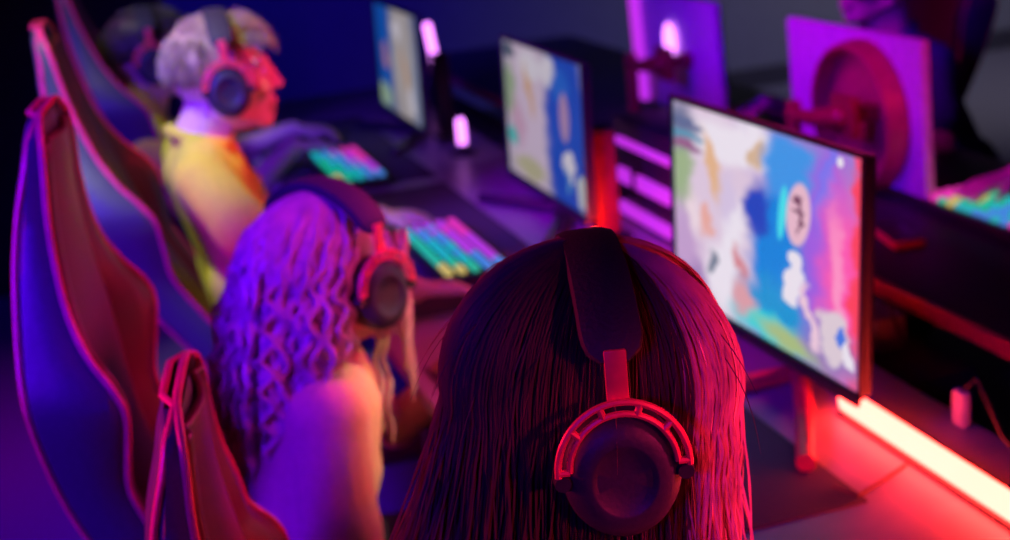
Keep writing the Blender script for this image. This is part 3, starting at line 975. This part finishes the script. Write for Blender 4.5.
def person(name, H, yaw, pitch, roll, s, face, pelvis, wr, wl, shirt, label, hand_dir=((1, 0.1, -0.15), (1, -0.1, -0.15)), sleeve=0.55, wid=0.165, voxel=0.0045, neck_off=(-0.045, 0, -0.17), elbow_hint=(-0.25, 1, -0.9), long_sleeve=False, girth=1.0):
    """face = +1 looks to +x, -1 to -x. Everything baked in metres about the pelvis' floor point."""
    base = Vector((pelvis[0], pelvis[1], 0))
    H = Vector(H) - base
    Pv = Vector(pelvis) - base
    wr, wl = Vector(wr) - base, Vector(wl) - base
    HM = Matrix.Translation(H) @ Matrix.Rotation(yaw + (0 if face > 0 else math.pi), 4, 'Z') @ Matrix.Rotation(pitch, 4, 'Y') @ Matrix.Rotation(roll, 4, 'X') @ Matrix.Scale(s, 4)
    fx = Vector((face, 0, 0))
    no = Vector(neck_off) * s
    N = H + Vector((no.x * face, no.y, no.z))
    body = MB()
    head_parts(body, HM)
    body.cap(HM @ Vector((-0.030, 0, -0.045)), N, 0.053 * s, 0.056 * s, 16)
    body.cap(HM @ Vector((0.0, 0, -0.06)), N + fx * 0.01, 0.045 * s, 0.05 * s, 16)
    shd, sh = {}, MB()
    tz = N.z - Pv.z
    mid = N.lerp(Pv, 0.45) + fx * 0.02 * s
    g = girth * s
    torso = [(N + Vector((0, 0, -0.06 * s)) - fx * 0.005, mid, 0.080 * g, 0.098 * g), (mid, Pv + Vector((0, 0, 0.04)), 0.098 * g, 0.105 * g)]
    for (a, b, r0, r1) in torso:
        body.cap(a, b, r0, r1, 20)
        sh.cap(a, b, r0 + 0.010, r1 + 0.014, 20)
    for sd in (-1, 1):                         # -1: y- side
        S = N + Vector((-0.012 * face, sd * wid * s, -0.052 * s))
        shd[sd] = S
        body.cap(N + Vector((0, sd * 0.03 * s, -0.018 * s)), S, 0.042 * s, 0.052 * s, 14)
        sh.cap(N + Vector((0, sd * 0.040 * s, -0.030 * s)), S, 0.055 * s, 0.062 * s, 14)
        for (q0, q1, r0, r1) in [(0.06, 0.45, 0.075, 0.080), (0.45, 1.0, 0.080, 0.092)]:
            a = N.lerp(Pv, q0) + Vector((0, sd * 0.085 * s, -0.04 * s))
            b = N.lerp(Pv, q1) + Vector((0.012 * face, sd * 0.07 * s, 0))
            body.cap(a, b, r0 * g, r1 * g, 16)
            sh.cap(a, b, r0 * g + 0.012, r1 * g + 0.016, 16)
        W = wr if (sd * face < 0) else wl
        hd = hand_dir[0] if (sd * face < 0) else hand_dir[1]
        E, W2 = ik(S, W, 0.285 * s, 0.255 * s, (elbow_hint[0] * face, sd * elbow_hint[1], elbow_hint[2]))
        body.cap(S, E, 0.047 * s, 0.037 * s, 14)
        body.cap(E, E.lerp(W2, 0.35), 0.038 * s, 0.037 * s, 14)
        body.cap(E.lerp(W2, 0.35), W2, 0.037 * s, 0.0255 * s, 14)
        hand_parts(body, W2, (hd[0] * face, hd[1], hd[2]), sd * face, s * 0.95)
        sh.cap(S, S.lerp(E, sleeve if not long_sleeve else 1.0), 0.060 * s, 0.057 * s, 14)
        if not long_sleeve:
            q = S.lerp(E, sleeve - 0.04)
            dd = (E - S).normalized()
            sh.cap(q, q + dd * 0.03, 0.061 * s, 0.061 * s, 16)
        else:
            sh.cap(E, E.lerp(W2, 0.9), 0.052 * s, 0.036 * s, 14)
    sh.cap(N + Vector((0, 0, -0.012 * s)), N + Vector((0, 0, -0.07 * s)), 0.060 * s, 0.075 * s, 18)
    # polo collar
    cr = 0.060 * s
    ring = []
    for k in range(20):
        a = 2 * math.pi * k / 20
        ring.append(N + Vector((face * (math.cos(a) * cr + 0.004), math.sin(a) * cr, 0.012 * s - 0.022 * math.cos(a) * s)))
    sh.tube(ring, 0.0135 * s, 10, closed=True)
    for sd in (-1, 1):
        sh.cap(N + Vector((face * 0.066 * s, sd * 0.012, -0.012 * s)), N + Vector((face * 0.085 * s, sd * 0.038, -0.062 * s)), 0.011, 0.009, 10)
    # legs
    tr = MB()
    shoes = []
    tr.cap(Pv + Vector((0, -0.07, 0.03)), Pv + Vector((0, 0.07, 0.03)), 0.112 * s, 0.112 * s, 18)
    for sd in (-1, 1):
        hip = Pv + Vector((0.02 * face, sd * 0.095 * s, 0.0))
        kn = Vector((hip.x + 0.40 * face * s, sd * 0.13, 0.50 * min(1, s + 0.02)))
        an = Vector((kn.x - 0.03 * face, sd * 0.13, 0.085))
        body.cap(hip, kn, 0.075 * s, 0.052 * s, 14)
        body.cap(kn, an, 0.050 * s, 0.034 * s, 14)
        body.cap(an + Vector((0, 0, -0.045)), an + Vector((0.13 * face, 0, -0.055)), 0.032, 0.024, 12)
        tr.cap(hip, kn, 0.086 * s, 0.064 * s, 16)
        tr.cap(kn, an + Vector((0, 0, 0.04)), 0.063 * s, 0.052 * s, 16)
        shm = MB()
        shm.cap(an + Vector((-0.025 * face, 0, -0.036)), an + Vector((0.03 * face, 0, -0.036)), 0.046, 0.046, 14)
        shm.cap(an + Vector((0.03 * face, 0, -0.042)), an + Vector((0.15 * face, 0, -0.048)), 0.043, 0.036, 14)
        shoes.append(shm)
    o = body.fused(name, 'skin', voxel, 5)
    o.location = base
    sh.fused('shirt', shirt, 0.006, 5, o)
    tr.fused('trousers', 'trousers', 0.008, 4, o)
    for m_ in shoes:
        m_.fused('shoe', 'shoe', 0.007, 3, o)
    for sd in (-1, 1):
        ey = MB().ball((0.0745, sd * 0.0315, 0.010), (0.0125, 0.0135, 0.0115), HM, 16, 12).build('eye', 'eye_white', o)
        MB().ball((0.0845, sd * 0.0315, 0.009), (0.0042, 0.0058, 0.0058), HM, 12, 8).build('iris', 'iris', ey)
    tag(o, label, 'person')
    HW = Matrix.Translation(base) @ HM
    return o, HM, HW


def scalp(HM, off, zcut, m, parent, name='hair', rough=0.0, seed=1):
    """hair mass on the skull as one closed shell; zcut(az) = lowest z at that angle from the face"""
    mb = MB()
    rr = random.Random(seed)
    n, rings = 64, 22
    vs, fs = [], []
    for layer in (1.0, 0.0):
        for i in range(rings + 1):
            for k in range(n):
                az = 2 * math.pi * k / n
                a = az if az <= math.pi else 2 * math.pi - az
                z1 = zcut(a)
                t = i / rings
                th0 = math.acos(max(-1, min(1, z1)))
                th = th0 * t
                o = off * (1 - 0.55 * max(0, t - 0.75) / 0.25) * layer - 0.004 * (1 - layer)
                o += layer * rough * (rr.random() - 0.5) * (1 if 0 < i < rings else 0)
                d = Vector((math.sin(th) * math.cos(az), math.sin(th) * math.sin(az), math.cos(th)))
                vs.append(HM @ Vector((-0.012 + d.x * (0.100 + o), d.y * (0.078 + o), 0.028 + d.z * (0.092 + o))))
    N1 = (rings + 1) * n
    for L in (0, 1):
        for i in range(rings):
            for k in range(n):
                k2 = (k + 1) % n
                q = [L * N1 + i * n + k, L * N1 + i * n + k2, L * N1 + (i + 1) * n + k2, L * N1 + (i + 1) * n + k]
                fs.append(tuple(q if L == 0 else q[::-1]))
    for k in range(n):
        k2 = (k + 1) % n
        fs.append((rings * n + k, rings * n + k2, N1 + rings * n + k2, N1 + rings * n + k))
    mb.add(vs, fs)
    return mb


def strand(mb, pts, r, n=4):
    L = len(pts)
    mb.tube(pts, [r * (0.85 + 0.15 * min(1, i / 2)) * (1 if i < L - 3 else (L - i) / 3.5) for i in range(L)], n)


# ---- player 1: long straight dark hair, seen from behind, nearest the camera
def long_hair(HW_inv_base, HM, obj, seed, count, m):
    rr = random.Random(seed)
    mb = MB()
    locks = MB()
    for _ in range(count):
        az = rr.uniform(R(24), R(336))
        layer = rr.random()
        th0 = rr.uniform(0.02, 0.25) if rr.random() < 0.6 else rr.uniform(0.2, 1.1)
        off = 0.006 + 0.016 * layer
        a = az if az < math.pi else 2 * math.pi - az
        front = 1 - smoothstep(R(50), R(85), a)
        length = rr.uniform(0.30, 0.42) - 0.10 * front
        az2 = az + rr.uniform(-0.10, 0.10)
        pts = []
        n1 = 9
        for i in range(n1):
            t = i / (n1 - 1)
            th = th0 + (R(98) - th0) * t
            z_az = az + (az2 - az) * t
            d = Vector((math.sin(th) * math.cos(z_az), math.sin(th) * math.sin(z_az), math.cos(th)))
            p = Vector((-0.008 + d.x * (0.107 + off), d.y * (0.083 + off), 0.026 + d.z * (0.095 + off)))
            pts.append(p)
        last = pts[-1]
        hd = Vector((math.cos(az2), math.sin(az2), 0))
        n2 = 11
        ph, ph2 = rr.uniform(0, 6.28), rr.uniform(0, 6.28)
        flare = rr.uniform(-0.005, 0.035) + (0.02 if layer > 0.85 else 0) + rr.uniform(0, 0.10) * smoothstep(R(110), R(170), a) * (1 if layer > 0.6 else 0)
        wob = rr.uniform(0.0015, 0.006)
        for i in range(1, n2):
            t = i / (n2 - 1)
            p = last + Vector((0, 0, -length * t)) + hd * (flare * t - 0.012 * math.sin(t * math.pi))
            p += Vector((math.sin(ph + t * 7) * wob, math.cos(ph2 + t * 6) * wob, 0))
            pts.append(p)
        strand(locks if a < R(58) else mb, [HM @ p for p in pts], rr.uniform(0.0006, 0.0012), 3)
    # fly-away hairs
    for _ in range(30):
        az = rr.uniform(R(30), R(330)); th = rr.uniform(0.2, 1.3)
        d = Vector((math.sin(th) * math.cos(az), math.sin(th) * math.sin(az), math.cos(th)))
        p = Vector((-0.008 + d.x * 0.122, d.y * 0.098, 0.026 + d.z * 0.110))
        tan = Vector((0, 0, -1)) - d * (-d.z)
        c = rr.uniform(0.01, 0.022)
        strand(mb, [HM @ (p + tan * (0.018 * k) + d * (c * 0.5 * math.sin(k / 7 * 3.14) - 0.004)) for k in range(8)], 0.0005, 3)
    # the dense mass underneath, a closed falling curtain
    n, rows = 72, 26
    vs, fs = [], []
    for lay in (0, 1):
        for i in range(rows):
            for k in range(n + 1):
                az = R(58) + (R(302) - R(58)) * k / n
                wv = 0.0035 * math.sin(k * 1.7) + 0.002 * math.sin(k * 4.1 + i * 0.1)
                t = i / (rows - 1)
                if t < 0.4:
                    th = 0.05 + (R(98) - 0.05) * t / 0.4
                    d = Vector((math.sin(th) * math.cos(az), math.sin(th) * math.sin(az), math.cos(th)))
                    p = Vector((-0.008 + d.x * (0.110 + wv), d.y * (0.086 + wv), 0.026 + d.z * 0.098))
                else:
                    th = R(98); q = (t - 0.4) / 0.6
                    d = Vector((math.sin(th) * math.cos(az), math.sin(th) * math.sin(az), math.cos(th)))
                    p = Vector((-0.008 + d.x * (0.110 + wv), d.y * (0.086 + wv), 0.026 + d.z * 0.098 - 0.30 * q))
                    p += Vector((math.cos(az), math.sin(az), 0)) * (0.012 * q - 0.012 * math.sin(q * math.pi))
                if lay:
                    p -= Vector((math.cos(az), math.sin(az), 0)) * 0.008 + Vector((0, 0, 0.006 if t < 0.3 else 0))
                vs.append(HM @ p)
    w = n + 1
    for lay in (0, 1):
        o_ = lay * rows * w
        for i in range(rows - 1):
            for k in range(n):
                q = [o_ + i * w + k, o_ + i * w + k + 1, o_ + (i + 1) * w + k + 1, o_ + (i + 1) * w + k]
                fs.append(tuple(q[::-1] if lay == 0 else q))
    mb.add(vs, fs)
    mb2 = scalp(HM, 0.012, lambda a: -0.55 + 1.15 * (1 - smoothstep(R(40), R(80), a)), m, obj)
    mb.add(mb2.v, mb2.f)
    h = mb.build('hair', m, obj, fix=False)
    locks.build('front_lock', 'hair_brown_lit', h, fix=False)
    return h


def braids(HM, obj, seed, count, m):
    rr = random.Random(seed)
    mb = MB()
    for j in range(count):
        az = R(75) + (R(285) - R(75)) * ((j * 0.618034) % 1.0)
        a = az if az < math.pi else 2 * math.pi - az
        layer = rr.random()
        th0 = rr.uniform(0.05, 0.35) if rr.random() < 0.55 else rr.uniform(0.3, 1.2)
        off = 0.010 + 0.030 * layer
        backness = smoothstep(R(80), R(150), a)
        length = rr.uniform(0.22, 0.30) + 0.07 * backness
        if a < R(120):
            length *= 0.45
        pts, n1, n2 = [], 12, 30
        az2 = math.pi + (az - math.pi) * 0.62 + rr.uniform(-0.12, 0.12)
        ph, ph2 = rr.uniform(0, 6.28), rr.uniform(0, 6.28)
        amp = rr.uniform(0.005, 0.0095)
        wl = rr.uniform(0.042, 0.062)
        s = 0.0
        base = []
        for i in range(n1):
            t = i / (n1 - 1)
            th = th0 + (R(97) - th0) * t
            zz = az + (az2 - az) * t
            d = Vector((math.sin(th) * math.cos(zz), math.sin(th) * math.sin(zz), math.cos(th)))
            base.append(Vector((-0.012 + d.x * (0.104 + off * (0.25 + 0.75 * t)), d.y * (0.082 + off * (0.25 + 0.75 * t)), 0.026 + d.z * (0.094 + off * 0.2))))
        hd = Vector((math.cos(az2), math.sin(az2), 0))
        last = base[-1]
        flare = rr.uniform(0.0, 0.035) + 0.025 * backness * layer
        for i in range(1, n2):
            t = i / (n2 - 1)
            base.append(last + Vector((0, 0, -length * t)) + hd * (flare * math.sin(min(1, t * 1.3) * math.pi * 0.6)))
        prev = None
        side = Vector((-math.sin(az2), math.cos(az2), 0))
        for i, p in enumerate(base):
            if prev is not None:
                s += (p - prev).length
            prev = p
            k = min(1, i / 16)
            pts.append(p + side * (amp * k * math.sin(ph + s / wl * 6.283)) + hd * (amp * 0.6 * k * math.cos(ph2 + s / wl * 6.283)))
        r = rr.uniform(0.0046, 0.0068)
        mb.tube([HM @ p for p in pts], [r * (0.75 + 0.25 * abs(math.sin(i * 1.7 + ph))) * (1 if i < len(pts) - 5 else (len(pts) - i) / 6) for i in range(len(pts))], 6)
    # a few thin curls hanging past the cheek in front of the ear
    for (x, y, z0, L, w) in [(0.064, -0.092, 0.07, 0.27, 0.004), (0.075, -0.084, 0.06, 0.25, 0.004), (0.056, -0.096, 0.05, 0.22, 0.005), (0.015, -0.075, -0.08, 0.16, 0.006), (0.028, -0.078, -0.08, 0.18, 0.006), (0.075, -0.066, 0.06, 0.22, 0.003), (0.040, -0.09, 0.07, 0.16, 0.004)]:
        ph = rr.uniform(0, 6)
        pts = [(x + w * math.sin(ph + i * 0.55), y + w * 0.6 * math.cos(ph + i * 0.5), z0 - L * i / 26) for i in range(27)]
        mb.tube([HM @ Vector(p) for p in pts], [0.0040] * 22 + [0.0036, 0.003, 0.0022, 0.0014, 0.0006], 6)
    mb2 = scalp(HM, 0.014, lambda a: -0.45 + 1.0 * (1 - smoothstep(R(45), R(85), a)), m, obj)
    mb.add(mb2.v, mb2.f)
    return mb.build('hair', m, obj, fix=False)


def short_hair(HM, obj, seed, m, quiff=0.03, count=1100):
    rr = random.Random(seed)
    mb = scalp(HM, 0.012, lambda a: -0.30 + 0.92 * (1 - smoothstep(R(35), R(75), a)) + 0.45 * (1 - smoothstep(R(60), R(110), a)) * smoothstep(R(35), R(75), a), m, obj, rough=0.006, seed=seed)
    for _ in range(count):
        az = rr.uniform(0, 6.283)
        a = az if az < math.pi else 2 * math.pi - az
        th = math.acos(1 - rr.random() * (0.55 if a < R(60) else 1.15))
        d = Vector((math.sin(th) * math.cos(az), math.sin(th) * math.sin(az), math.cos(th)))
        p = Vector((-0.012 + d.x * 0.108, d.y * 0.086, 0.028 + d.z * 0.100))
        tan = Vector((1, 0, 0)) if th < 0.8 else Vector((0, 0, -1))
        tan = (tan - d * tan.dot(d)).normalized()
        L = rr.uniform(0.018, 0.034) * (1.35 if a < R(50) and th > 0.5 else 1)
        up = quiff if (a < R(60) and th > 0.4) else 0.010
        pts = [p + tan * (L * k / 4) + d * (up * math.sin(k / 4 * 1.4) * rr.uniform(0.5, 1.0)) for k in range(5)]
        strand(mb, [HM @ q for q in pts], rr.uniform(0.0012, 0.002), 3)
    return mb.build('hair', m, obj, fix=False)


# -- nearest player
H1, y1 = (0.350, 0.985, 1.120), R(-14)
o, HM, HW = person('person', H1, y1, 0.10, 0.0, 0.96, 1, (0.18, 1.18, 0.52), (0.56, 0.80, 0.795), (0.56, 1.16, 0.80), 'shirt_pale',
                   'person with long dark hair seen from behind, nearest the camera')
long_hair(None, HM, o, 5, 5200, 'hair_brown')
put_headset(H1, y1, 0, 0, 0.99, 'black headset with a red slotted yoke on the nearest long dark hair')

# -- second player, blonde braids
H2, y2 = (0.285, 1.905, 0.992), R(28)
o, HM, HW = person('person', H2, y2, 0.06, 0.0, 0.95, 1, (0.13, 1.84, 0.52), (0.42, 1.80, 0.60), (0.55, 2.06, 0.80), 'shirt_pale',
                   'person with long wavy blonde braids lit violet and pink, in a pale collared shirt', wid=0.155, sleeve=0.56, neck_off=(-0.045, 0, -0.115), elbow_hint=(-0.4, 0.5, -1.0))
braids(HM, o, 11, 115, 'hair_blonde')
put_headset(H2, y2, 0, 0, 1.0, 'black headset with an orange red yoke on the wavy blonde braids')

# -- third player, boy in profile
H3, y3 = (0.256, 2.75, 1.168), R(-2)
o, HM, HW = person('person', H3, y3, 0.0, 0.0, 0.93, 1, (0.27, 2.78, 0.54), (0.50, 2.36, 0.80), (0.56, 2.92, 0.80), 'shirt_yellow',
                   'boy with short fair hair in a yellow polo shirt, face in red lit profile', sleeve=0.5, wid=0.145, girth=0.84, neck_off=(-0.072, 0, -0.125))
short_hair(HM, o, 3, 'hair_fair')
put_headset(H3, y3, 0, 0, 0.96, 'headset with a red rimmed cup on the boy shown in red profile')

# -- fourth player, half hidden
H4, y4 = (0.180, 3.92, 1.085), R(0)
o, HM, HW = person('person', H4, y4, 0.0, 0.0, 1.0, 1, (0.335, 3.95, 0.56), (0.515, 3.80, 0.81), (0.56, 4.1, 0.80), 'shirt_yellow',
                   'farthest person in a yellow shirt, mostly hidden behind the boy in profile', sleeve=0.5, girth=0.8)
short_hair(HM, o, 8, 'hair_dark')
put_headset(H4, y4, 0, 0, 1.0, 'farthest headset with a red ringed cup at upper left')

# -- players of the facing row
H5 = (1.98, 3.22, 1.13)
o, HM, HW = person('person', H5, 0.0, 0.0, 0.0, 1.0, -1, (2.18, 3.22, 0.56), (1.75, 3.42, 0.80), (1.75, 3.02, 0.80), 'shirt_black',
                   'person in dark clothes across the desks, mostly cut off above the purple monitor back')
short_hair(HM, o, 9, 'hair_dark', count=500)
H6 = (2.03, 2.13, 1.16)
o, HM, HW = person('person', H6, 0.0, 0.0, 0.0, 1.0, -1, (2.2, 2.05, 0.56), (1.77, 2.36, 0.805), (1.80, 1.9, 0.80), 'shirt_black',
                   'person at the right edge of whom only a forearm at the lit keyboard shows', sleeve=0.5)
short_hair(HM, o, 10, 'hair_dark', count=500)
